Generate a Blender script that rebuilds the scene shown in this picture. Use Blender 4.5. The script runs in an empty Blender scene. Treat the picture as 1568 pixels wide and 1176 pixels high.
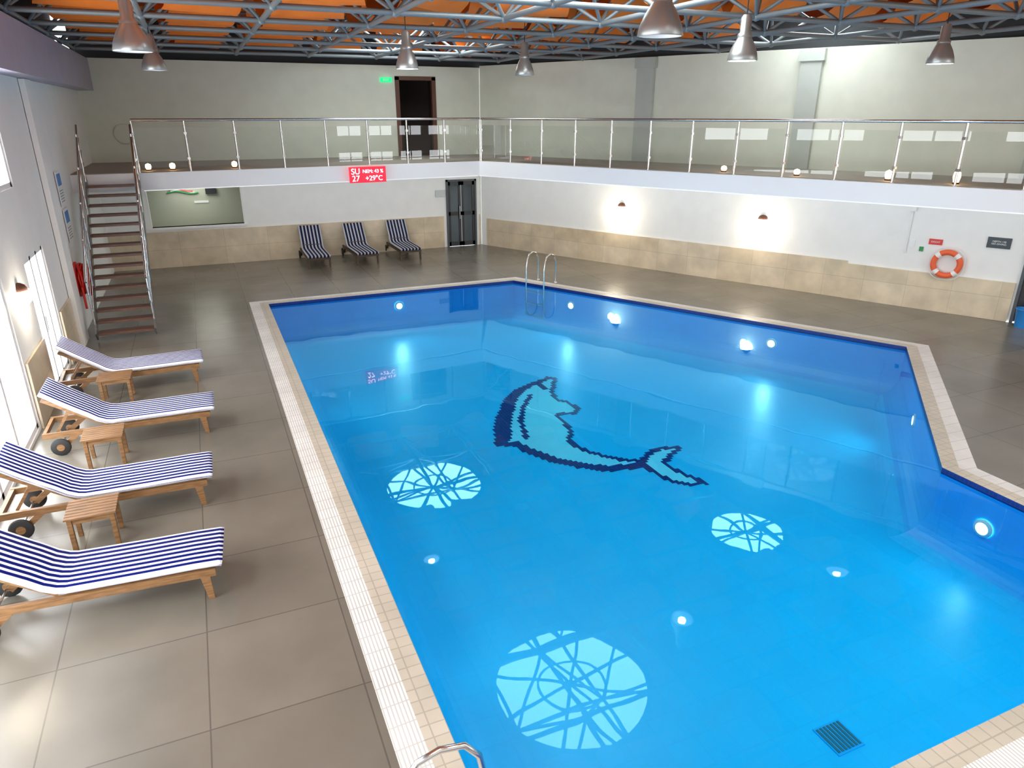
import bpy, bmesh, math, random
from mathutils import Vector, Matrix
random.seed(4)
H=4.1
# ---------------------------------------------------------------- materials
def newmat(name):
    m=bpy.data.materials.new(name);m.use_nodes=True
    nt=m.node_tree;return m,nt,nt.nodes['Principled BSDF']
def mat(name,col,rough=.5,metal=0,noise=0,nscale=3,emit=0,ecol=None,bump=0,bscale=30,coat=0):
    m,nt,b=newmat(name)
    b.inputs['Base Color'].default_value=(*col,1);b.inputs['Roughness'].default_value=rough;b.inputs['Metallic'].default_value=metal
    if coat:b.inputs['Coat Weight'].default_value=coat
    if emit:
        b.inputs['Emission Color'].default_value=(*(ecol or col),1);b.inputs['Emission Strength'].default_value=emit
    if noise or bump:
        tc=nt.nodes.new('ShaderNodeTexCoord')
    if noise:
        n=nt.nodes.new('ShaderNodeTexNoise');n.inputs['Scale'].default_value=nscale;n.inputs['Detail'].default_value=5
        nt.links.new(tc.outputs['Object'],n.inputs['Vector'])
        r=nt.nodes.new('ShaderNodeValToRGB');r.color_ramp.elements[0].position=.3;r.color_ramp.elements[1].position=.7
        r.color_ramp.elements[0].color=(*[c*(1-noise) for c in col],1);r.color_ramp.elements[1].color=(*[min(1,c*(1+noise)) for c in col],1)
        nt.links.new(n.outputs['Fac'],r.inputs['Fac']);nt.links.new(r.outputs['Color'],b.inputs['Base Color'])
    if bump:
        n=nt.nodes.new('ShaderNodeTexNoise');n.inputs['Scale'].default_value=bscale
        nt.links.new(tc.outputs['Object'],n.inputs['Vector'])
        bp=nt.nodes.new('ShaderNodeBump');bp.inputs['Strength'].default_value=bump;bp.inputs['Distance'].default_value=.02
        nt.links.new(n.outputs['Fac'],bp.inputs['Height']);nt.links.new(bp.outputs['Normal'],b.inputs['Normal'])
    return m
def tilemat(name,c1,c2,grout,w,h,mortar,rough=.35,off=(0,0),vertical=False,nvar=.12,nscale=1.5,spec=.5):
    m,nt,b=newmat(name);L=nt.links
    tc=nt.nodes.new('ShaderNodeTexCoord')
    sx=nt.nodes.new('ShaderNodeSeparateXYZ');L.new(tc.outputs['Object'],sx.inputs[0])
    cx=nt.nodes.new('ShaderNodeCombineXYZ')
    if vertical:
        a=nt.nodes.new('ShaderNodeMath');a.operation='ADD';L.new(sx.outputs[0],a.inputs[0])
        q=nt.nodes.new('ShaderNodeMath');q.operation='MULTIPLY';q.inputs[1].default_value=-1;L.new(sx.outputs[1],q.inputs[0]);L.new(q.outputs[0],a.inputs[1])
        L.new(a.outputs[0],cx.inputs[0]);L.new(sx.outputs[2],cx.inputs[1])
    else:
        L.new(sx.outputs[0],cx.inputs[0]);L.new(sx.outputs[1],cx.inputs[1])
    mp=nt.nodes.new('ShaderNodeMapping');mp.inputs['Location'].default_value=(off[0],off[1],0);L.new(cx.outputs[0],mp.inputs[0])
    br=nt.nodes.new('ShaderNodeTexBrick');br.offset=0;br.inputs['Scale'].default_value=1
    br.inputs['Brick Width'].default_value=w;br.inputs['Row Height'].default_value=h;br.inputs['Mortar Size'].default_value=mortar;br.inputs['Mortar Smooth'].default_value=.1
    br.inputs['Color1'].default_value=(*c1,1);br.inputs['Color2'].default_value=(*c2,1);br.inputs['Mortar'].default_value=(*grout,1)
    L.new(mp.outputs[0],br.inputs['Vector'])
    n=nt.nodes.new('ShaderNodeTexNoise');n.inputs['Scale'].default_value=nscale;n.inputs['Detail'].default_value=6;L.new(tc.outputs['Object'],n.inputs['Vector'])
    r=nt.nodes.new('ShaderNodeMapRange');r.inputs[1].default_value=.3;r.inputs[2].default_value=.7;r.inputs[3].default_value=1-nvar;r.inputs[4].default_value=1+nvar;L.new(n.outputs['Fac'],r.inputs[0])
    mx=nt.nodes.new('ShaderNodeMix');mx.data_type='RGBA';mx.blend_type='MULTIPLY';mx.inputs[0].default_value=1
    L.new(br.outputs['Color'],mx.inputs[6]);L.new(r.outputs[0],mx.inputs[7]);L.new(mx.outputs[2],b.inputs['Base Color'])
    b.inputs['Roughness'].default_value=rough;b.inputs['Specular IOR Level'].default_value=spec
    return m
def stripemat(name,c1,c2,period,duty=.5):
    m,nt,b=newmat(name);L=nt.links
    tc=nt.nodes.new('ShaderNodeTexCoord');sx=nt.nodes.new('ShaderNodeSeparateXYZ');L.new(tc.outputs['Object'],sx.inputs[0])
    d=nt.nodes.new('ShaderNodeMath');d.operation='DIVIDE';d.inputs[1].default_value=period;L.new(sx.outputs[1],d.inputs[0])
    f=nt.nodes.new('ShaderNodeMath');f.operation='FRACT';L.new(d.outputs[0],f.inputs[0])
    g=nt.nodes.new('ShaderNodeMath');g.operation='GREATER_THAN';g.inputs[1].default_value=duty;L.new(f.outputs[0],g.inputs[0])
    mx=nt.nodes.new('ShaderNodeMix');mx.data_type='RGBA';L.new(g.outputs[0],mx.inputs[0]);mx.inputs[6].default_value=(*c1,1);mx.inputs[7].default_value=(*c2,1)
    L.new(mx.outputs[2],b.inputs['Base Color']);b.inputs['Roughness'].default_value=.9;b.inputs['Specular IOR Level'].default_value=.1
    return m
def woodmat(name,c1,c2,scale=6,rough=.45):
    m,nt,b=newmat(name);L=nt.links
    tc=nt.nodes.new('ShaderNodeTexCoord');mp=nt.nodes.new('ShaderNodeMapping');mp.inputs['Scale'].default_value=(1,8,8);L.new(tc.outputs['Object'],mp.inputs[0])
    n=nt.nodes.new('ShaderNodeTexNoise');n.inputs['Scale'].default_value=scale;n.inputs['Detail'].default_value=6;L.new(mp.outputs[0],n.inputs['Vector'])
    r=nt.nodes.new('ShaderNodeValToRGB');r.color_ramp.elements[0].position=.35;r.color_ramp.elements[1].position=.65
    r.color_ramp.elements[0].color=(*c1,1);r.color_ramp.elements[1].color=(*c2,1)
    L.new(n.outputs['Fac'],r.inputs['Fac']);L.new(r.outputs['Color'],b.inputs['Base Color']);b.inputs['Roughness'].default_value=rough
    return m
def glassmat(name,tint,ior=1.45,rough=0,bump=0,bscale=3,bdist=.01,gcol=(1,1,1)):
    m=bpy.data.materials.new(name);m.use_nodes=True;nt=m.node_tree;nt.nodes.clear();L=nt.links
    o=nt.nodes.new('ShaderNodeOutputMaterial');t=nt.nodes.new('ShaderNodeBsdfTransparent');t.inputs[0].default_value=(*tint,1)
    g=nt.nodes.new('ShaderNodeBsdfGlossy');g.inputs['Roughness'].default_value=rough;g.inputs[0].default_value=(*gcol,1)
    fr=nt.nodes.new('ShaderNodeFresnel');fr.inputs[0].default_value=ior
    mx=nt.nodes.new('ShaderNodeMixShader');L.new(fr.outputs[0],mx.inputs[0]);L.new(t.outputs[0],mx.inputs[1]);L.new(g.outputs[0],mx.inputs[2]);L.new(mx.outputs[0],o.inputs[0])
    if bump:
        tc=nt.nodes.new('ShaderNodeTexCoord');n=nt.nodes.new('ShaderNodeTexNoise');n.inputs['Scale'].default_value=bscale;n.inputs['Detail'].default_value=1
        L.new(tc.outputs['Object'],n.inputs['Vector']);bp=nt.nodes.new('ShaderNodeBump');bp.inputs['Strength'].default_value=bump;bp.inputs['Distance'].default_value=bdist
        L.new(n.outputs['Fac'],bp.inputs['Height']);L.new(bp.outputs[0],g.inputs['Normal'])
    return m
M={}
M['white']=mat('wall_paint_white',(.88,.88,.86),.6,noise=.02)
M['upper']=mat('wall_paint_upper',(.73,.76,.66),.6,noise=.03)
M['pilaster']=mat('pilaster_paint',(.50,.54,.50),.6,noise=.03)
M['fascia']=mat('fascia_white',(.9,.9,.9),.5)
M['beampurple']=mat('beam_paint_mauve',(.44,.42,.52),.5,noise=.05)
M['dark']=mat('dark_band',(.03,.035,.04),.8)
M['deck']=tilemat('deck_stone_tile',(.158,.143,.117),(.178,.160,.130),(.10,.09,.075),1.1,1.1,.006,.25,(.48,.1),nvar=.14,nscale=.9)
M['dado']=tilemat('travertine',(.62,.51,.35),(.68,.57,.42),(.42,.35,.25),1.2,3,.004,.35,(0,-.5),vertical=True,nvar=.16,nscale=2.2)
M['copein']=tilemat('coping_cream_tile',(.50,.45,.36),(.54,.48,.39),(.38,.34,.28),.12,.12,.006,.35)
M['grate']=tilemat('overflow_grating',(.80,.78,.75),(.76,.74,.71),(.5,.48,.45),.03,.2,.006,.4)
M['poolfloor']=tilemat('pool_floor_mosaic',(.0,.54,.95),(.0,.56,.97),(.0,.52,.93),.3,.3,.005,.4,nvar=.03,nscale=.4)
M['poolwall']=tilemat('pool_wall_mosaic_shaded',(.0,.43,.90),(.0,.45,.92),(.0,.41,.88),.3,.3,.005,.4,vertical=True,nvar=.04)  # deeper than the floor; shade at the pool edge put into the colour
M['navy']=tilemat('navy_mosaic',(.004,.012,.12),(.006,.02,.17),(.01,.03,.2),.05,.05,.004,.3,vertical=True)
M['dolphin']=mat('dolphin_mosaic',(.004,.012,.16),.35,noise=.3,nscale=9)
M['dolphinlit']=mat('dolphin_body_skylit',(.14,.78,.97),.4,noise=.04,nscale=3)  # pale cyan paints the skylight's highlight on the dolphin
M['drain']=mat('drain_grate_teal',(.02,.16,.22),.4)
M['water']=glassmat('pool_water',(.75,.97,1.0),1.33,0,.25,1.6,.008,(.42,.85,1))
M['glass']=glassmat('railing_glass',(.88,.92,.90),1.5)
M['frost']=mat('window_daylight_glass',(.8,.8,.8),.1,emit=6.5,ecol=(.93,.97,1))
M['steel']=mat('stainless_steel',(.62,.61,.60),.22,1)
M['darksteel']=mat('brushed_steel',(.30,.30,.30),.35,.8)
M['truss']=mat('truss_grey_paint',(.22,.25,.265),.45,.3)
M['orange']=mat('orange_baffle',(1.0,.22,.02),.6,noise=.1,nscale=2)
M['roof']=mat('roof_panel_rust',(.75,.17,.03),.6,noise=.25,nscale=.7)
M['roofgrey']=mat('roof_panel_grey',(.12,.14,.15),.6)
M['wood']=woodmat('teak_wood',(.17,.085,.033),(.29,.15,.062))
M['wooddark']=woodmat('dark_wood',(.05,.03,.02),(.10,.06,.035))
M['tread']=woodmat('stair_tread_wood',(.10,.045,.03),(.17,.075,.045))
M['stripe']=stripemat('striped_cushion',(.76,.78,.86),(.004,.008,.13),.072,.45)
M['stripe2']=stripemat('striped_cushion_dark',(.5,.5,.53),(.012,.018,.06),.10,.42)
M['rubber']=mat('black_rubber',(.02,.02,.02),.7)
M['black']=mat('black_panel',(.015,.015,.018),.3)
M['alu']=mat('lamp_aluminium',(.42,.43,.42),.35,.7)
M['bulb']=mat('lamp_bulb',(1,1,1),.3)
M['bulbon']=mat('lamp_lens_lit',(1,1,1),.3,emit=110,ecol=(.97,1,1))
M['warm']=mat('sconce_glow',(1,.9,.7),.5,emit=24,ecol=(1,.9,.7))
M['glintglow']=mat('glint_warm',(1,.7,.4),.5,emit=6,ecol=(1,.62,.28))  # glow for shapes imitating lamp reflections in the railing glass
M['uwl']=mat('underwater_lamp',(1,1,1),.5,emit=5,ecol=(.5,1,1))
M['sky']=mat('skylight_diffuser',(1,1,1),.5,emit=10,ecol=(.93,1,1))
M['soffitfill']=mat('soffit_fill_glow',(.9,.9,.9),.6,emit=.33,ecol=(1,.98,.95))  # added glow on the balcony underside, lifts the dim walls
M['red']=mat('red_plastic',(.68,.03,.02),.4)
M['buoy']=mat('lifebuoy_orange',(.85,.13,.04),.45)
M['whitep']=mat('white_plastic',(.85,.85,.85),.4)
M['blue']=mat('blue_plastic',(.02,.22,.6),.4)
M['ledred']=mat('led_red',(1,.05,.05),.5,emit=7,ecol=(1,.35,.38))
M['ledbg']=mat('led_panel',(.45,.01,.02),.4,emit=.6,ecol=(.85,.02,.06))
M['green']=mat('exit_green',(.0,.5,.15),.4,emit=1.0,ecol=(0,.7,.2))
M['greenwall']=mat('back_room_wall',(.44,.46,.38),.7)
M['greendull']=mat('logo_green',(.05,.30,.10),.6)
M['doorgrey']=mat('door_grey',(.06,.07,.08),.35)
M['doorglass']=mat('door_dark_glass',(.05,.07,.08),.05)
M['brown']=mat('door_frame_brown',(.12,.05,.03),.5)
M['upfloor']=mat('balcony_floor',(.3,.27,.23),.6)
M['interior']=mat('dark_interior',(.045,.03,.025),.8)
# ---------------------------------------------------------------- builder
class B:
    def __init__(s): s.v=[];s.f=[];s.m=[];s.sm=[];s.mats=[]
    def mi(s,k):
        if k not in s.mats:s.mats.append(k)
        return s.mats.index(k)
    def add(s,vs,fs,k,smooth=False):
        o=len(s.v);s.v+= [tuple(v) for v in vs];i=s.mi(k)
        for f in fs: s.f.append([a+o for a in f]);s.m.append(i);s.sm.append(smooth)
    def box(s,a,b,k,R=None,c=None):
        x0,y0,z0=a;x1,y1,z1=b
        vs=[Vector(q) for q in((x0,y0,z0),(x1,y0,z0),(x1,y1,z0),(x0,y1,z0),(x0,y0,z1),(x1,y0,z1),(x1,y1,z1),(x0,y1,z1))]
        if R is not None:
            c=Vector(c or (0,0,0));vs=[R@v+c for v in vs]
        s.add(vs,[(0,3,2,1),(4,5,6,7),(0,1,5,4),(1,2,6,5),(2,3,7,6),(3,0,4,7)],k)
    def beam(s,p,q,w,h,k,up=(0,0,1)):
        p=Vector(p);q=Vector(q);d=(q-p).normalized();u=Vector(up)
        if abs(d.dot(u))>.99:u=Vector((1,0,0))
        r=d.cross(u).normalized();u=r.cross(d)
        vs=[]
        for c in(p,q):
            for a,b in((-1,-1),(1,-1),(1,1),(-1,1)): vs.append(c+r*a*w/2+u*b*h/2)
        s.add(vs,[(0,1,2,3),(7,6,5,4),(0,4,5,1),(1,5,6,2),(2,6,7,3),(3,7,4,0)],k)
    def path(s,pts,r,k,n=8,closed=False):
        pts=[Vector(p) for p in pts];N=len(pts);vs=[];fs=[];prev=None
        for i,p in enumerate(pts):
            if closed: t=(pts[(i+1)%N]-pts[i-1]).normalized()
            else:
                t=(pts[min(i+1,N-1)]-pts[max(i-1,0)]).normalized()
            if prev is None:
                u=Vector((0,0,1)) if abs(t.z)<.9 else Vector((1,0,0));u=(u-t*u.dot(t)).normalized()
            else: u=(prev-t*prev.dot(t)).normalized()
            prev=u;w=t.cross(u);rr=r[i] if isinstance(r,(list,tuple)) else r
            for j in range(n):
                a=2*math.pi*j/n;vs.append(p+u*math.cos(a)*rr+w*math.sin(a)*rr)
        R=N if closed else N-1
        for i in range(R):
            for j in range(n):
                a=i*n+j;b=i*n+(j+1)%n;c=((i+1)%N)*n+(j+1)%n;d=((i+1)%N)*n+j;fs.append((a,b,c,d))
        s.add(vs,fs,k,True)
        if not closed:
            s.add(vs[:n],[tuple(range(n))],k);s.add(vs[-n:],[tuple(range(n))],k)
    def tube(s,p,q,r,k,n=8): s.path([p,q],r,k,n)
    def lathe(s,prof,k,c=(0,0,0),n=24,R=None,cap=True):
        vs=[];fs=[];c=Vector(c)
        for r,z in prof:
            for j in range(n):
                a=2*math.pi*j/n;v=Vector((r*math.cos(a),r*math.sin(a),z))
                if R is not None:v=R@v
                vs.append(v+c)
        for i in range(len(prof)-1):
            for j in range(n):fs.append((i*n+j,i*n+(j+1)%n,(i+1)*n+(j+1)%n,(i+1)*n+j))
        s.add(vs,fs,k,True)
        if cap:
            if prof[0][0]>1e-4:s.add(vs[:n],[tuple(range(n))],k)
            if prof[-1][0]>1e-4:s.add(vs[-n:],[tuple(range(n))],k)
    def prism(s,poly,z0,z1,k,kside=None):
        n=len(poly);vs=[(x,y,z0) for x,y in poly]+[(x,y,z1) for x,y in poly]
        s.add(vs,[tuple(range(n)),tuple(range(n,2*n))],k)
        s.add(vs,[(i,(i+1)%n,n+(i+1)%n,n+i) for i in range(n)],kside or k)
    def obj(s,name,loc=(0,0,0),rz=0,parent=None,bevel=0,recalc=True):
        me=bpy.data.meshes.new(name);me.from_pydata(s.v,[],s.f)
        for k in s.mats:me.materials.append(M[k])
        for p,i,sm in zip(me.polygons,s.m,s.sm):p.material_index=i;p.use_smooth=sm
        if recalc:
            bm=bmesh.new();bm.from_mesh(me);bmesh.ops.recalc_face_normals(bm,faces=bm.faces);bm.to_mesh(me);bm.free()
        o=bpy.data.objects.new(name,me);bpy.context.collection.objects.link(o);o.location=loc;o.rotation_euler=(0,0,rz)
        if parent:o.parent=parent
        if bevel:
            md=o.modifiers.new('b','BEVEL');md.width=bevel;md.segments=2;md.limit_method='ANGLE'
        return o
def empty(name,loc=(0,0,0),rz=0):
    e=bpy.data.objects.new(name,None);bpy.context.collection.objects.link(e);e.location=loc;e.rotation_euler=(0,0,rz);return e
def text(name,body,size,loc,rot,k,parent=None,ext=.002):
    c=bpy.data.curves.new(name,'FONT');c.body=body;c.size=size;c.extrude=ext;c.align_x='CENTER';c.align_y='CENTER';c.materials.append(M[k])
    o=bpy.data.objects.new(name,c);bpy.context.collection.objects.link(o);o.location=loc;o.rotation_euler=rot
    if parent:o.parent=parent
    return o
def light(kind,name,loc,energy,col=(1,1,1),rot=(0,0,0),**kw):
    l=bpy.data.lights.new(name,kind);l.energy=energy;l.color=col
    for a,b in kw.items():setattr(l,a,b)
    o=bpy.data.objects.new(name,l);bpy.context.collection.objects.link(o);o.location=loc;o.rotation_euler=rot;return o
def wall(b,p0,d,nout,length,z0,z1,th,holes,k):
    ss=sorted({0,length,*[h[0] for h in holes],*[h[1] for h in holes]});zz=sorted({z0,z1,*[h[2] for h in holes],*[h[3] for h in holes]})
    for i in range(len(ss)-1):
        for j in range(len(zz)-1):
            sc=(ss[i]+ss[i+1])/2;zc=(zz[j]+zz[j+1])/2
            if any(h[0]<sc<h[1] and h[2]<zc<h[3] for h in holes):continue
            P=lambda s,o:(p0[0]+d[0]*s+nout[0]*o,p0[1]+d[1]*s+nout[1]*o)
            b.prism([P(ss[i],0),P(ss[i+1],0),P(ss[i+1],th),P(ss[i],th)],zz[j],zz[j+1],k)
# ---------------------------------------------------------------- room frame
YB=22.1;XL=-2.5;YR=-3.0
D=(.4598,-.8880);NI=(-.8880,-.4598);A=(8.55,21.91)
def rw(s,off=0,z=None):
    p=(A[0]+D[0]*s+NI[0]*off,A[1]+D[1]*s+NI[1]*off)
    return p if z is None else (*p,z)
RZ=math.radians(-62.6)
RWL=28.1
b=B();wall(b,(XL,YB),(1,0),(0,1),10.96,0,5.42,.2,[(1.1,3.6,1.12,2.3),(8.35,9.44,2.87,5.05),(9.74,10.77,0,2.13)],'upper')
o=b.obj('wall_back')
b=B();wall(b,rw(-.2),D,(.888,.4598),RWL,0,2.6,.2,[(14.85,15.95,0,2.1)],'white')
wall(b,rw(-.2),D,(.888,.4598),RWL,2.6,5.47,.2,[],'upper')
b.obj('wall_right')
b=B()
for s0,s1 in((5.41,5.9),(9.62,10.08),(14.2,14.7)):
    b.prism([rw(s0,.01),rw(s1,.01),rw(s1,.12),rw(s0,.12)],2.89,5.2,'pilaster')
    b.prism([rw(s0-.05,.01),rw(s1+.05,.01),rw(s1+.05,.16),rw(s0-.05,.16)],5.2,5.45,'pilaster')
b.obj('trim_4')
b=B();wall(b,(XL,YB-.012),(1,0),(0,1),10.9,0,2.48,.012,[(1.1,3.6,1.12,2.3),(9.74,10.77,0,2.13)],'white');b.obj('trim_1')
WH=[(7.5,10.7,.05,2.15),(12.1,13.6,.05,2.1),(4.2,6.7,.05,2.15),(10.2,12.65,3.1,4.35),(6.8,9.3,3.1,4.35),(3.2,5.8,3.1,4.35),(-.5,2.2,3.1,4.35),(-.5,3.0,.05,2.15)]
b=B();wall(b,(XL,YR),(0,1),(-1,0),YB-YR,0,5.47,.25,[(a-YR,c-YR,z0,z1) for a,c,z0,z1 in WH],'white')
b.obj('wall_left')
b=B();b.box((XL+.01,14.75,0),(XL+.10,15.3,4.64),'white');b.obj('trim_3')
RH=[(14.2+i*1.9,15.7+i*1.9,1.2,2.1) for i in range(4)]+[(14.2+i*1.9,15.7+i*1.9,2.9,4.1) for i in range(4)]
b=B();wall(b,(XL,YR),(1,0),(0,-1),23.7,0,5.47,.2,RH,'white');b.obj('wall_front')
b=B();wall(b,(XL,YB+.21),(1,0),(0,1),11.2,5.42,6.45,.05,[],'dark')
wall(b,rw(-.4,-.21),D,(.888,.4598),RWL,5.47,6.45,.05,[],'dark');wall(b,(XL-.26,YR),(0,1),(-1,0),YB-YR,5.47,6.45,.05,[],'dark')
b.obj('trim_2')
b=B();b.box((XL,-2.9,4.65),(-2.13,YB,5.40),'beampurple');b.obj('ceiling_edge_beam')
# windows
for i,(a,c,z0,z1) in enumerate(WH):
    b=B();x0,x1=XL-.10,XL-.02
    for za in(z0,z1-.07):b.box((x0,a,za),(x1,c,za+.07),'whitep')
    n=2 if z0>1 else 3
    for j in range(n+1):
        y=a+(c-a-.08)*j/n;b.box((x0,y,z0),(x1,y+.08,z1),'whitep')
    if z0<1:b.tube((XL-.0,a+(c-a)/n-.0,.9),(XL-.0,a+(c-a)/n-.0,1.15),.012,'steel')
    b.add([(XL-.06,a,z0),(XL-.06,c,z0),(XL-.06,c,z1),(XL-.06,a,z1)],[(0,1,2,3)],'frost')
    b.obj('window_%d'%(i+1))
for i,(a,c,z0,z1) in enumerate(RH):
    b=B();
    for za in(z0,(z0+z1)/2,z1-.05):b.box((XL+a,YR-.1,za),(XL+c,YR-.04,za+.05),'whitep')
    for j in range(3):
        x=XL+a+(c-a-.06)*j/2;b.box((x,YR-.1,z0),(x+.06,YR-.04,z1),'whitep')
    b.add([(XL+a,YR-.08,z0),(XL+c,YR-.08,z0),(XL+c,YR-.08,z1),(XL+a,YR-.08,z1)],[(0,1,2,3)],'frost')
    b.obj('window_%d'%(i+11))
# dado
b=B()
wall(b,(XL,YB-.04),(1,0),(0,1),10.9,0,1.0,.03,[(9.64,10.87,0,1.0)],'dado');b.obj('baseboard_back')
b=B();wall(b,rw(.05,.035),D,(.888,.4598),11.25,0,.88,.03,[],'dado')
wall(b,rw(11.3,.05),D,(.888,.4598),3.3,0,.82,.05,[],'dado');b.obj('baseboard_right')
b=B();wall(b,(XL+.035,YR),(0,1),(-1,0),17.7,0,.95,.03,[(a-YR-.05,c-YR+.05,0,.95) for a,c,z0,z1 in WH if z0<1],'dado');b.obj('baseboard_left')
# ---------------------------------------------------------------- pool + deck
POOL=[(1.08,2.15),(7.95,2.15),(7.95,4.95),(11.77,8.53),(7.23,16.61),(1.08,16.61)]
ZF=-1.0
def offset(poly,d):
    n=len(poly);out=[]
    for i in range(n):
        p0,p1,p2=[Vector(poly[(i+k)%n]) for k in(-1,0,1)]
        a=(p1-p0).normalized();c=(p2-p1).normalized();na=Vector((a.y,-a.x));nc=Vector((c.y,-c.x))
        m=(na+nc).normalized();out.append(tuple(p1+m*(d/m.dot(na))))
    return out
P1=offset(POOL,.19);P2=offset(POOL,.40)
def ring(b,pa,pb,za,zb,k):
    n=len(pa)
    b.add([(*p,za) for p in pa]+[(*p,zb) for p in pb],[(i,(i+1)%n,n+(i+1)%n,n+i) for i in range(n)],k)
def holed(outer,inner,z,name,k):
    bm=bmesh.new();es=[]
    for poly in(outer,inner):
        vs=[bm.verts.new((x,y,z)) for x,y in poly]
        es+=[bm.edges.new((vs[i],vs[(i+1)%len(vs)])) for i in range(len(vs))]
    bmesh.ops.triangle_fill(bm,edges=es,use_beauty=True,use_dissolve=False)
    for f in bm.faces:
        if f.normal.z<0:f.normal_flip()
    me=bpy.data.meshes.new(name);bm.to_mesh(me);bm.free();me.materials.append(M[k])
    o=bpy.data.objects.new(name,me);bpy.context.collection.objects.link(o);return o
holed([(XL,YR),(21.3,YR),rw(-.3),(8.5,YB),(XL,YB)],P2,0,'floor','deck')
pool=empty('swimming_pool')
b=B();ring(b,P2,P1,.0,.012,'grate');ring(b,P1,POOL,.012,.012,'copein')
b.obj('coping',parent=pool,recalc=False)
b=B();ring(b,POOL,POOL,.012,-.07,'navy')
cr=.5;rings=[(0,-.07),(0,ZF+cr)]+[(cr*(1-math.cos(t*math.pi/24)),ZF+cr-cr*math.sin(t*math.pi/24)) for t in range(1,13)]
vs=[];fs=[]
for d_,z in rings: vs+=[(*p,z) for p in offset(POOL,-d_)]
for i in range(len(rings)-1):
    for j in range(6):fs.append((i*6+j,i*6+(j+1)%6,(i+1)*6+(j+1)%6,(i+1)*6+j))
b.add(vs,fs[:6*9],'poolwall',False);b.add(vs,fs[6*9:],'poolfloor',False)
b.add([(*p,ZF) for p in offset(POOL,-cr)],[tuple(range(6))],'poolfloor');b.obj('basin',parent=pool,recalc=False)
b=B();b.add([(*p,-.05) for p in POOL],[tuple(range(6))],'water');w=b.obj('water_surface',parent=pool,recalc=False)
b=B()
for (x,y,z,nx,ny,en) in((4.13,16.6,-.35,0,-1,30),(8.12,15.03,-.38,-.872,-.49,30),(10.56,10.68,-.4,-.872,-.49,30),(9.9,6.77,-.45,-.68,.73,30),(7.94,4.3,-.48,-1,0,12),(1.09,12,-.4,1,0,12),(1.09,5,-.4,1,0,12)):
    R=Vector((nx,ny,0)).to_track_quat('Z','Y').to_matrix()
    b.lathe([(.075,0),(.075,.03)],'uwl',(x,y,z),16,R);b.lathe([(.11,0),(.11,.02),(.075,.03)],'whitep',(x,y,z),16,R,cap=False)
    light('SPOT','underwater_light',(x+nx*.06,y+ny*.06,z),en,(.4,.93,1),Vector((-nx,-ny,-.05)).to_track_quat('Z','Y').to_euler(),shadow_soft_size=.08,spot_size=2.3,spot_blend=1)
b.obj('pool_lamps',parent=pool)
b=B();b.box((4.30,2.93,ZF),(4.60,3.23,ZF+.01),'poolwall')
for i in range(7):b.box((4.315+i*.04,2.95,ZF+.01),(4.34+i*.04,3.21,ZF+.015),'drain')
b.obj('drain_grate',parent=pool)
# dolphin mosaic: outline strokes surveyed from the photo onto the pool floor
f=1070.;pp=math.atan(414/1070);cp,sp=math.cos(pp),math.sin(pp);yw=math.radians(23.4);cy,sy=math.cos(yw),math.sin(yw)
def fl(u,v,z):
    x=(u-784)/f;y=(588-v)/f;fw=cp+sp*y;up=-sp+cp*y;t=(z-H)/up
    return (round((fw*sy+x*cy)*t,2),round((fw*cy-x*sy)*t,2))
S={'A':[(838,580,.06),(815,588,.08),(795,598,.11),(781,613,.14),(773,637,.17),(769,660,.18),(770,674,.16)],
'A2':[(812,606,.05),(800,628,.05),(797,645,.05),(803,660,.05),(806,672,.05)],
'B':[(764,680,.10),(790,680,.10),(815,693,.11),(850,705,.11),(890,713,.11),(930,718,.11),(965,715,.10),(985,710,.08)],
'C':[(985,711,.05),(1000,722,.05),(1025,735,.05),(1055,743,.05),(1080,739,.05),(1050,728,.05),(1025,715,.05),(1018,708,.05),(1028,697,.05),(1040,685,.05),(1010,687,.06),(992,695,.06),(985,708,.08)],
'D':[(985,706,.06),(950,704,.05),(910,695,.05),(885,685,.05),(872,675,.05),(875,660,.05),(865,648,.05),(852,636,.05),(862,633,.05),(880,634,.05),(884,625,.05),(870,616,.05),(852,612,.05),(845,600,.05),(850,580,.05),(838,578,.05),(825,588,.05),(834,596,.05)]}
b=B();cells=set();g=.06
body=[fl(u,v,ZF) for u,v,_ in S['A']+S['B']+S['C'][1:]+S['D'][1:16]]
b.add([(x,y,ZF+.0012) for x,y in body],[tuple(range(len(body)))],'dolphinlit')  # skylight highlight painted as a pale fill inside the outline
for k,pts in S.items():
    P=[fl(u,v,ZF) for u,v,w_ in pts]
    for i in range(len(P)-1):
        p=Vector(P[i]);q=Vector(P[i+1]);n=max(1,int((q-p).length/.02))
        for j in range(n+1):
            c=p.lerp(q,j/n);r=pts[i][2]+(pts[i+1][2]-pts[i][2])*j/n;r=r*.85;K=int(r/g)+1
            for ax in range(-K,K+1):
                for ay in range(-K,K+1):
                    X=round(c.x/g)+ax;Y=round(c.y/g)+ay
                    if (Vector((X*g,Y*g))-c).length<=max(r,g*.6):cells.add((X,Y))
for X,Y in sorted(cells):
    x,y=X*g,Y*g;h=g*.47;b.box((x-h,y-h,ZF+.002),(x+h,y+h,ZF+.007),'dolphin')
b.obj('dolphin_mosaic',parent=pool,recalc=False)
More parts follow.
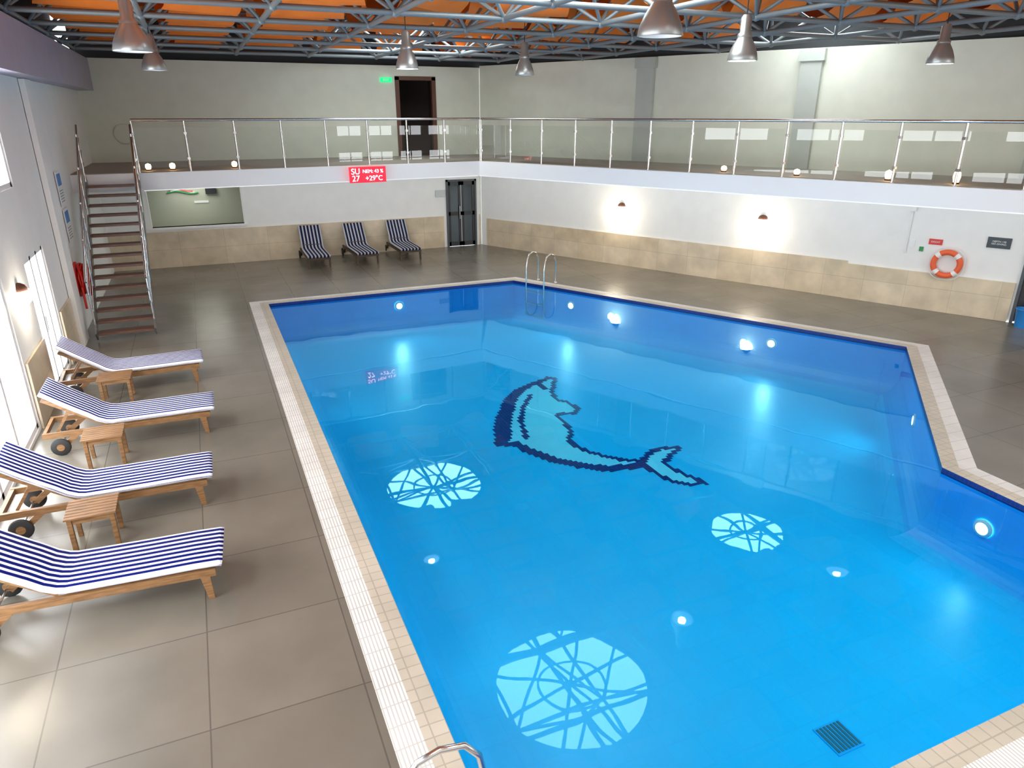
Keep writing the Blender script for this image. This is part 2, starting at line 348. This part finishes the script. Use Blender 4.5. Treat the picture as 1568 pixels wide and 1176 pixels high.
# ladders
def rail(base,n,wd,dz=0):
    b=B();t=Vector((-n.y,n.x,0))
    for sgn in(-1,1):
        c=base+t*sgn*wd/2;pts=[c+n*.45+Vector((0,0,.0))]
        prof=[(.45,.45),(.42,.62),(.33,.73),(.2,.77),(.05,.74),(-.04,.62),(-.08,.4),(-.08,-.1),(-.08,-.85)]
        pts+=[c+n*a+Vector((0,0,z-(dz if z>.3 else 0))) for a,z in prof];b.path(pts,.021,'steel',10)
        b.lathe([(.05,0),(.05,.012),(.03,.03)],'steel',c+n*.45,14)
    for z in(-.2,-.5,-.8):
        b.beam(base-n*.08-t*wd/2+Vector((0,0,z)),base-n*.08+t*wd/2+Vector((0,0,z)),.07,.025,'steel')
    return b.obj('pool_ladder')
rail(Vector((7.23+.49*.75,16.61-.872*.75,0.012)),Vector((.872,.49,0)),.55)
rail(Vector((1.00,2.62,0.012)),Vector((-1,0,0)),.55,.08)
# ---------------------------------------------------------------- balcony
E0=(-1.22,18.06);E1=(7.2,18.9);ed=Vector((D[0],D[1]))
E2=tuple(Vector(E1)+ed*22.5);EW=rw(23.6)
b=B();b.prism([(XL,17.98),E0,E1,E2,EW,(8.47,YB),(XL,YB)],2.5,2.87,'fascia');b.obj('balcony_slab')
b=B();b.prism([(XL,17.98+.1),(E0[0],E0[1]+.1),(E1[0]+.1,E1[1]+.1),(E2[0]+.1,E2[1]),EW,(8.47,YB),(XL,YB)],2.871,2.885,'upfloor');b.obj('balcony_floor_finish')
b=B();b.prism([(-1.15,18.15),(7.18,18.98),(8.4,21.95),(-1.15,21.95)],2.475,2.499,'soffitfill')  # glowing sheet added under the slab as fill light
s0=.15;b.prism([(7.22,18.98),tuple(Vector(E1)+ed*20+Vector((.05,.03))),rw(21,.1),rw(.1,.1)],2.475,2.499,'soffitfill');b.obj('soffit_fill_sheet')
def railing(name,p,q,n,zb=2.87):
    b=B();p=Vector((*p,zb));q=Vector((*q,zb));d=(q-p).normalized();r=Vector((d.y,-d.x,0))
    for i in range(n+1):
        c=p.lerp(q,i/n)
        b.tube(c-Vector((0,0,.0)),c+Vector((0,0,1.08)),.024,'steel',8);b.lathe([(.05,0),(.05,.012)],'steel',c,12)
        for z in(.28,.82):b.box((-.03,-.03,-.025),(.03,.03,.025),'steel',Matrix.Identity(3),c+Vector((0,0,z)))
        if i<n:
            e=p.lerp(q,(i+1)/n);a=c+d*.05;e=e-d*.05
            b.add([a+Vector((0,0,.1)),e+Vector((0,0,.1)),e+Vector((0,0,.94)),a+Vector((0,0,.94))],[(0,1,2,3)],'glass')
    b.path([p+Vector((0,0,1.1)),q+Vector((0,0,1.1))],.028,'steel',10)
    return b.obj(name,recalc=True)
railing('balcony_railing',(E0[0]+.05,E0[1]+.12),(E1[0]+.06,E1[1]+.1),8)
q=Vector(E1)+Vector((.1,.1))
railing('balcony_railing',tuple(q),tuple(q+ed*20.8),20)
# small warm glowing shapes behind the glass, added to imitate lamp reflections
def glint(x,y,h=.16):
    b=B();b.lathe([(.06,0),(.06,.02),(.05,.03)],'brown',(0,0,0),14);b.lathe([(.045,.03),(.065,h*.5),(.055,h*.85),(.0,h)],'glintglow',(0,0,0),14)
    b.obj('balcony_glint',(x,y,2.886))
for x,y in((-1.0,18.55),(-.5,18.6),(.85,18.7)):glint(x,y)
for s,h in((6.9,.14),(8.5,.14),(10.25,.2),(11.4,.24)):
    p=q+ed*s+Vector((.888,.4598))*.35;glint(p.x,p.y,h)
# ---------------------------------------------------------------- stairs
b=B();n=16;y0,y1=14.95,17.98
for i in range(n):
    t=(i+1)/(n+.0);z=2.87*t-.02;y=y0+(y1-y0)*i/n
    if i==n-1:break
    b.box((-2.18,y,z-.045),(-1.22,y+.25,z),'tread')
for x in(-2.21,-1.19):
    b.beam((x,y0-.02,.1),(x,y1+.0,2.78),.03,.2,'darksteel',up=(0,0,1))
    for j in range(5):
        t=(j+.15)/4.4;yy=y0+(y1-y0)*t;zz=.15+2.72*t
        b.tube((x,yy,zz),(x,yy,zz+.98),.02,'steel')
    for hgt,r in((1.0,.025),(.75,.01),(.5,.01),(.25,.01)):
        b.path([(x,y0+.05,.15+hgt),(x,y1+.1,2.87+hgt)],r,'steel')
b.obj('staircase')
# ---------------------------------------------------------------- loungers
def sweep_cushion(b,prof,y0,y1,th,k):
    vs=[];fs=[];N=len(prof);r=.02
    sec=[(y0+r,-th/2),(y1-r,-th/2),(y1,-th/2+r),(y1,th/2-r),(y1-r,th/2),(y0+r,th/2),(y0,th/2-r),(y0,-th/2+r)];m=len(sec)
    for i,(x,z) in enumerate(prof):
        a=Vector(prof[max(i-1,0)]);c=Vector(prof[min(i+1,N-1)]);t=(c-a).normalized();nx,nz=t.y,-t.x
        if nz<0:nx,nz=-nx,-nz
        for y,h in sec:vs.append((x+nx*h,y,z+nz*h))
    for i in range(N-1):
        for j in range(m):fs.append((i*m+j,i*m+(j+1)%m,(i+1)*m+(j+1)%m,(i+1)*m+j))
    fs+=[tuple(range(m)),tuple(range((N-1)*m,N*m))]
    b.add(vs,fs,k,True)
def lounger(x,y,rz,fr='wood',cu='stripe',hd=(-1.93,.80),w=.62):
    b=B();L=-2.0
    for yy in(.02,w-.02):
        b.box((L,yy-.02,.235),(-.03,yy+.02,.305),fr)
        b.add([(-.16,yy-.022,.24),(-.08,yy-.022,.24),(-.08,yy+.022,.24),(-.16,yy+.022,.24),(-.12,yy-.022,0),(-.07,yy-.022,0),(-.07,yy+.022,0),(-.12,yy+.022,0)],[(0,1,2,3),(4,5,6,7),(0,1,5,4),(1,2,6,5),(2,3,7,6),(3,0,4,7)],fr)
        b.beam((-1.62,yy,.25),(-1.8,yy,.1),.035,.06,fr)
        R=Matrix.Rotation(math.pi/2,3,'X')
        yo=yy-.045 if yy<.1 else yy+.045
        b.lathe([(.03,-.018),(.105,-.018),(.115,-.01),(.115,.01),(.105,.018),(.03,.018)],'rubber',(-1.82,yo,.116),22,R)
        b.lathe([(.045,-.024),(.045,.024)],fr,(-1.82,yo,.116),14,R)
    b.tube((-1.82,-.03,.116),(-1.82,w+.03,.116),.012,'steel')
    for xx in(-.05,-1.98):b.box((xx-.02,.04,.24),(xx+.02,w-.04,.30),fr)
    for i in range(11):
        xx=-.12-i*.105;b.box((xx-.03,.04,.30),(xx+.03,w-.04,.318),fr)
    hx,hz=hd;bx,bz=-1.26,.31
    for yy in(.06,w-.06):b.beam((bx,yy,bz),(hx,yy,hz-.05),.03,.045,fr)
    for i in range(6):
        t=(i+.5)/6;b.beam((bx+(hx-bx)*t,.06,bz+(hz-.05-bz)*t+.02),(bx+(hx-bx)*t,w-.06,bz+(hz-.05-bz)*t+.02),.07,.015,fr)
    for yy in(.12,w-.12):b.beam((bx+(hx-bx)*.6,yy,bz+(hz-bz)*.6-.05),(-1.85,yy,.27),.025,.03,fr)
    prof=[(0.03,.335),(0.0,.345),(-.2,.35),(-.6,.347),(-1.0,.348),(-1.2,.35),(-1.27,.365),(-1.36,.41)]
    for t in(.3,.5,.7,.9,1.0):
        prof.append((bx+(hx-bx)*t-.0,bz+.045+(hz-bz)*t-.015*math.sin(math.pi*t)))
    sweep_cushion(b,prof,.0,w,.055,cu)
    b.tube((-1.27,.02,.375),(-1.27,w-.02,.375),.008,cu)
    return b.obj('sun_lounger',(x,y,0),rz)
lounger(-.38,11.86,math.radians(2));lounger(-.28,9.68,math.radians(-1));lounger(-.36,7.64,math.radians(-1));lounger(-.33,5.85,math.radians(-4))
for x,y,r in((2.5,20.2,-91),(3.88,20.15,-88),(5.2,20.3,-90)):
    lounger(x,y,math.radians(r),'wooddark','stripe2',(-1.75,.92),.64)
def table(x,y,rz=0):
    b=B();w,d,h=.46,.42,.40
    for i in range(7):b.box((0,i*d/7+.005,h-.022),(w,(i+1)*d/7-.005,h),'wood')
    for xx in(.02,w-.065):
        for yy in(.02,d-.065):b.box((xx,yy,0),(xx+.045,yy+.045,h-.022),'wood')
    for yy in(.03,d-.05):b.box((.05,yy,h-.08),(w-.05,yy+.02,h-.022),'wood')
    for xx in(.03,w-.05):b.box((xx,.05,h-.08),(xx+.02,d-.05,h-.022),'wood')
    return b.obj('side_table',(x,y,0),rz,bevel=.004)
table(-1.82,11.3);table(-1.77,9.08);table(-1.69,7.12)
# ---------------------------------------------------------------- doors / signs
b=B();x0,x1=7.24,8.27
for a,c in((x0,x0+.06),(x1-.06,x1)):b.box((a,YB-.06,0),(c,YB+.1,2.13),'doorgrey')
b.box((x0,YB-.06,2.07),(x1,YB+.1,2.13),'doorgrey')
for a,c in((x0+.06,7.74),(7.76,x1-.06)):
    for q,r in((a,a+.08),(c-.08,c)):b.box((q,YB-.03,.01),(r,YB+.03,2.07),'black')
    for z0,z1 in((.01,.15),(1.0,1.12),(1.95,2.07)):b.box((a,YB-.03,z0),(c,YB+.03,z1),'black')
    b.box((a+.06,YB-.005,.1),(c-.06,YB+.005,2.0),'doorglass')
b.tube((7.68,YB-.08,.9),(7.68,YB-.08,1.3),.015,'steel')
b.obj('door_1')
b=B();x0,x1=5.85,6.94
for a,c in((x0-.08,x0+.04),(x1-.04,x1+.08)):b.box((a,YB-.04,2.87),(c,YB+.1,5.12),'brown')
b.box((x0-.08,YB-.04,5.03),(x1+.08,YB+.1,5.14),'brown')
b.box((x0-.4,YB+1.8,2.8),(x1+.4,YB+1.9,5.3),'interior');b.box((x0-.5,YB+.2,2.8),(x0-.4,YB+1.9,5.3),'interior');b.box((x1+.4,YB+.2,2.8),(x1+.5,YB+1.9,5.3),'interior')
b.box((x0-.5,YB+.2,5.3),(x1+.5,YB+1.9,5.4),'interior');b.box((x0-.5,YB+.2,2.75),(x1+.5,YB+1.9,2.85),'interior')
b.obj('door_2')
b=B()
for s in(14.65,15.7):b.prism([rw(s,-.1),rw(s+.06,-.1),rw(s+.06,.05),rw(s,.05)],0,2.1,'doorgrey')
b.prism([rw(14.7,-.1),rw(15.7,-.1),rw(15.7,-.05),rw(14.7,-.05)],0.01,2.1,'black');b.obj('door_3')
# back office behind the lower window
b=B();b.box((-2.3,YB+1.6,.2),(2,YB+1.7,2.5),'greenwall');b.box((-2.4,YB+.21,.2),(-2.3,YB+1.7,2.5),'greenwall');b.box((2,YB+.21,.2),(2.1,YB+1.7,2.5),'greenwall')
b.box((-2.4,YB+.21,.2),(2.1,YB+1.7,.3),'greenwall');b.box((-2.4,YB+.21,2.45),(2.1,YB+1.7,2.5),'greenwall')
pts=[(-.9+.05*i,YB+1.57,1.90+.04*math.sin(i*.35)) for i in range(18)];b.path(pts,.022,'greendull',6);pts=[(-.85+.05*i,YB+1.57,1.97+.04*math.sin(i*.35+.6)) for i in range(14)];b.path(pts,.018,'red',6)
b.path([(-.8+.05*i,YB+1.57,1.935+.04*math.sin(i*.35+.3)) for i in range(14)],.015,'whitep',6)
b.box((-.2,YB+1.58,1.58),(.2,YB+1.6,1.64),'whitep')
b.box((.15,YB+1.5,1.84),(.45,YB+1.58,2.02),'black');b.box((.28,YB+1.56,1.84),(.32,YB+1.6,2.0),'black');b.obj('office_alcove')
b=B();b.box((-1.44,YB-.06,1.06),(1.14,YB+.2,1.12),'fascia')
for x in(-1.4,1.06):b.box((x,YB-.02,1.12),(x+.04,YB+.19,2.3),'whitep')
b.obj('window_30')
light('AREA','office_fill_light',(-.2,YB+.9,2.4),13,(1,1,.92),(0,0,0),size=1)  # added fill for the room behind the opening, no fitting there
# signs
e=empty('led_sign',(3.96,18.36,2.66),.09)
b=B();b.box((-.47,-.04,-.19),(.47,.03,.19),'ledbg');b.obj('panel',parent=e)
text('digits','SU',.2,(-.32,-.045,.08),(math.pi/2,0,0),'ledred',e);text('digits_2','27',.2,(-.32,-.045,-.09),(math.pi/2,0,0),'ledred',e)
text('digits_3','NEM: 43 %',.12,(.13,-.045,.08),(math.pi/2,0,0),'ledred',e);text('digits_4','+29°C',.17,(.15,-.045,-.09),(math.pi/2,0,0),'ledred',e)
e=empty('exit_sign',(5.5,YB-.03,5.03));b=B();b.box((-.17,-.02,-.06),(.17,.03,.06),'green');b.obj('panel',parent=e);text('label','EXIT',.09,(0,-.024,0),(math.pi/2,0,0),'whitep',e)
def rsign(name,s,z,w,h,k,label=None,tk='whitep',sz=.05):
    e=empty(name,rw(s,.012,z),RZ);b=B();b.box((-w/2,-.01,-h/2),(w/2,.012,h/2),k);b.obj('plate',parent=e)
    if label:text('label',label,sz,(0,-.013,0),(math.pi/2,0,0),tk,e)
rsign('black_info_sign',14.14,1.6,.42,.22,'black','DEPTH 150\nNO DIVING',)
rsign('red_warning_sign',13.0,1.5,.26,.12,'red','DIKKAT',sz=.05)
rsign('light_switch',12.55,1.42,.12,.16,'whitep');rsign('thermostat',12.75,1.32,.08,.1,'greendull')
b=B();b.tube(rw(12.45,.03,1.2),rw(12.45,.03,2.48),.018,'whitep');b.box((-.06,-.03,-.08),(.06,.03,.08),'whitep',Matrix.Rotation(RZ,3,'Z'),rw(12.45,.04,2.2));b.obj('conduit_pipe')
b=B();R=Matrix.Rotation(0,3,'Z')
b.box((-.16,-.015,-.1),(.16,.015,.1),'alu',R,(7.05,YB-.03,1.72));b.obj('door_notice_sign')
# lifebuoy
b=B();c=Vector(rw(13.3,.1,1.07));t=Vector((D[0],D[1],0));u=Vector((0,0,1));N=40
pts=[c+(t*math.cos(2*math.pi*i/N)+u*math.sin(2*math.pi*i/N))*.25 for i in range(N)]
b.path(pts,.06,'buoy',12,closed=True)
for a in(45,135,225,315):
    aa=[math.radians(a+k) for k in(-10,-5,0,5,10)];b.path([c+(t*math.cos(q)+u*math.sin(q))*.25 for q in aa],.0625,'whitep',12)
b.path([c+(t*math.cos(2*math.pi*i/N)+u*math.sin(2*math.pi*i/N))*(.33+.03*abs(math.sin(2*math.pi*i/N*2))) for i in range(N)],.008,'whitep',6,closed=True)
b.tube(rw(13.3,-.0,1.33),rw(13.3,.12,1.33),.015,'steel');b.obj('lifebuoy')
b=B();b.lathe([(.12,0),(.155,.36),(.165,.37),(.165,.39),(.145,.39),(.11,.02)],'blue',(15.12,8.55,0),20);b.obj('waste_bin')
# sconces
def sconce(p,nrm,name='sconce_lamp',en=45):
    e=empty(name,p);b=B();nrm=Vector((*nrm,0)).normalized();t=Vector((-nrm.y,nrm.x,0))
    R=Matrix((t,nrm,Vector((0,0,1)))).transposed()
    vs=[];fs=[];n=14;prof=[(.13,.02),(.125,.04),(.10,.09),(.05,.12),(.0,.13)]
    for r,z in prof:
        for j in range(n+1):
            a=math.pi*j/n;vs.append(R@Vector((r*math.cos(a),r*math.sin(a)*.9,z)))
    for i in range(len(prof)-1):
        for j in range(n):fs.append((i*(n+1)+j,i*(n+1)+j+1,(i+1)*(n+1)+j+1,(i+1)*(n+1)+j))
    b.add(vs,fs,'brown',True)
    vs=[];fs=[];prof=[(.0,-.22),(.08,-.19),(.14,-.12),(.17,-.03),(.16,.015)]
    for r,z in prof:
        for j in range(n+1):
            a=math.pi*j/n;vs.append(R@Vector((r*math.cos(a),r*math.sin(a),z)))
    for i in range(len(prof)-1):
        for j in range(n):fs.append((i*(n+1)+j,i*(n+1)+j+1,(i+1)*(n+1)+j+1,(i+1)*(n+1)+j))
    b.add(vs,fs,'warm',True);b.add(vs[-(n+1):],[tuple(range(n+1))],'warm')
    b.box((-.05,0,.0),(.05,.02,.1),'brown',R,(0,0,0));b.obj('shade',parent=e)
    q=Vector(p)+nrm*.30+Vector((0,0,-.24));light('POINT','sconce_light',q,en,(1,.86,.66),shadow_soft_size=.08)
for s in(5.12,9.17):sconce(rw(s,.0,1.63),NI,en=14)
for y in(11.4,7.0):sconce((XL,y,1.8),(1,0),en=6)
# hose reel
b=B();R=Matrix.Rotation(math.pi/2,3,'Y');hy=15.75;hzz=1.08
b.lathe([(.34,0),(.34,.03),(.10,.04),(.10,.16),(.34,.17),(.34,.20)],'red',(XL+.05,hy,hzz),28,R)
b.path([(XL+.15+.03*math.sin(i*.9),hy+(.30-.001*i)*math.cos(i*.35),hzz+(.30-.001*i)*math.sin(i*.35)) for i in range(120)],.022,'red',6)
b.box((XL+.01,hy-.08,hzz-.2),(XL+.06,hy+.08,hzz+.2),'red');b.tube((XL+.15,hy-.3,hzz-.1),(XL+.15,hy-.3,.55),.022,'red');b.obj('fire_hose_reel')
for i,(y,z) in enumerate(((16.35,2.75),(16.35,2.05))):
    b=B();b.box((XL+.012,y-.25,z-.32),(XL+.03,y+.25,z+.32),'whitep');b.box((XL+.03,y-.2,z+.05),(XL+.034,y+.2,z+.27),'blue');
    for j in range(5):b.box((XL+.03,y-.2,z-.05-j*.05),(XL+.033,y+.18,z-.035-j*.05),'truss')
    b.obj('notice_poster')
b=B();R=Matrix.Rotation(math.pi/2,3,'X');b.lathe([(.26,0),(.26,.02),(.22,.03),(.0,.03)],'upper',(-1.62,YB,3.6),28,R);b.obj('round_vent')
# ---------------------------------------------------------------- ceiling
b=B();b.box((XL-.3,YR-.3,6.45),(22,YB+.3,6.5),'roof')
for i in range(9):
    x=XL+.3+i*2.6;b.box((x,YR,6.40),(x+.8,YB,6.449),'roofgrey')
b.obj('ceiling')
def inside(x,y,m=.1):
    return x>XL+m and y<YB-m and y>YR+m and ((x-A[0])*.888+(y-A[1])*.4598)<-m
b=B();g=1.75;z0,z1=5.5,6.28
nx,ny=12,14
bot={};top={}
for i in range(nx):
    for j in range(ny):
        x,y=-2.2+i*g,-2.6+j*g
        if inside(x,y,.05):bot[i,j]=Vector((x,y,z0))
        x+=g/2;y+=g/2
        if inside(x,y,.05):top[i,j]=Vector((x,y,z1))
for (i,j),p in bot.items():
    for d in((1,0),(0,1)):
        if (i+d[0],j+d[1]) in bot:b.tube(p,bot[i+d[0],j+d[1]],.042,'truss',6)
    for d in((0,0),(-1,0),(0,-1),(-1,-1)):
        if (i+d[0],j+d[1]) in top:b.tube(p,top[i+d[0],j+d[1]],.030,'truss',6)
for (i,j),p in top.items():
    for d in((1,0),(0,1)):
        if (i+d[0],j+d[1]) in top:b.tube(p,top[i+d[0],j+d[1]],.036,'truss',6)
    b.tube(p,p+Vector((0,0,.2)),.03,'truss',6)
for p in list(bot.values())+list(top.values()):
    b.lathe([(.0,-.07),(.05,-.05),(.07,0),(.05,.05),(0,.07)],'truss',p,8)
b.obj('roof_space_frame')
b=B()
SK=[(5.25,18.1,1.4),(5.35,9.4,1.5),(12.25,12.35,.95),(0.3,0.6,1.3),(5.3,0.9,1.5),(10.5,0.6,1.5)]  # entries near the camera are unseen skylights, added to brighten the hall
for (i,j),p in top.items():
    x,y=p.x,p.y
    if any(math.hypot(x-a,y-c)<r+.7 for a,c,r in SK):continue
    n=8;w=.5+.2*random.random();vs=[];fs=[];l=.62;ang=.35*random.uniform(-1,1)+(.4 if i%2 else 0)
    for kx in(-1,1):
        for q in range(n+1):
            t=q/n*2-1;zz=5.66+.6*t*t
            vs.append((x+kx*l*math.cos(ang)-t*w*math.sin(ang),y+kx*l*math.sin(ang)+t*w*math.cos(ang),zz))
    for q in range(n):fs.append((q,q+1,n+2+q,n+1+q))
    b.add(vs,fs,'orange',True)
b.obj('orange_ceiling_baffles',recalc=False)
for a,c,r in SK:
    b=B();b.lathe([(r,6.33),(r+.12,6.33),(r+.12,6.45)],'roofgrey',(a,c,0),40,cap=False);b.lathe([(r,6.36),(r,6.38)],'sky',(a,c,0),40)
    for k in range(4):
        an=k*math.pi/4+.2;b.beam((a-r*math.cos(an),c-r*math.sin(an),6.34),(a+r*math.cos(an),c+r*math.sin(an),6.34),.06,.03,'roofgrey')
    b.path([(a+r*.45*math.cos(k*math.pi/12),c+r*.45*math.sin(k*math.pi/12),6.34) for k in range(24)],.025,'roofgrey',6,closed=True)
    b.obj('round_skylight')
def pendant(x,y,z=4.8,r=.2,on=False):
    e=empty('pendant_lamp',(x,y,z));b=B()
    b.lathe([(r,0),(r+.008,.012),(r*.95,.10),(r*.75,.2),(r*.52,.28),(r*.45,.31)],'alu',n=28,cap=False)
    b.lathe([(r*.98,.005),(r*.92,.10),(r*.72,.2),(r*.4,.28),(0,.29)],'whitep',n=28,cap=False)
    b.lathe([(.10,.30),(.10,.34),(.075,.36),(.075,.54),(.05,.58)],'alu',n=20)
    if on:b.lathe([(0,.045),(.07,.05),(.07,.07)],'bulbon',n=18)
    else:b.lathe([(.0,.08),(.06,.10),(.075,.16),(.04,.24),(.03,.28)],'bulb',n=14,cap=False)
    b.tube((0,0,.57),(0,0,1.6),.008,'rubber');b.obj('shade',parent=e)
for x,y,z,r,on in((4.46,6.57,4.82,.22,0),(7.26,8.63,4.79,.2,1),(11.27,8.64,4.85,.2,1),(3.45,12.35,4.79,.18,1),(6.14,13.58,4.8,.18,0),(-.42,14.7,4.8,.2,0),(-.5,10.46,4.8,.22,0),(8,3,4.8,.2,0)):pendant(x,y,z,r,on)
# ---------------------------------------------------------------- world, camera
w=bpy.data.worlds.new('w');bpy.context.scene.world=w;w.use_nodes=True
w.node_tree.nodes['Background'].inputs[0].default_value=(.9,.95,1,1);w.node_tree.nodes['Background'].inputs[1].default_value=2
cam=bpy.data.cameras.new('camera');cam.sensor_width=36;cam.sensor_fit='HORIZONTAL';cam.lens=1070/1568*36;cam.clip_start=.05
co=bpy.data.objects.new('camera',cam);bpy.context.collection.objects.link(co);co.location=(0,0,H);co.rotation_euler=(math.pi/2-pp,0,-yw)
bpy.context.scene.camera=co
bpy.context.scene.view_settings.view_transform='Standard'
bpy.context.scene.view_settings.look='None'
bpy.context.scene.view_settings.exposure=.5
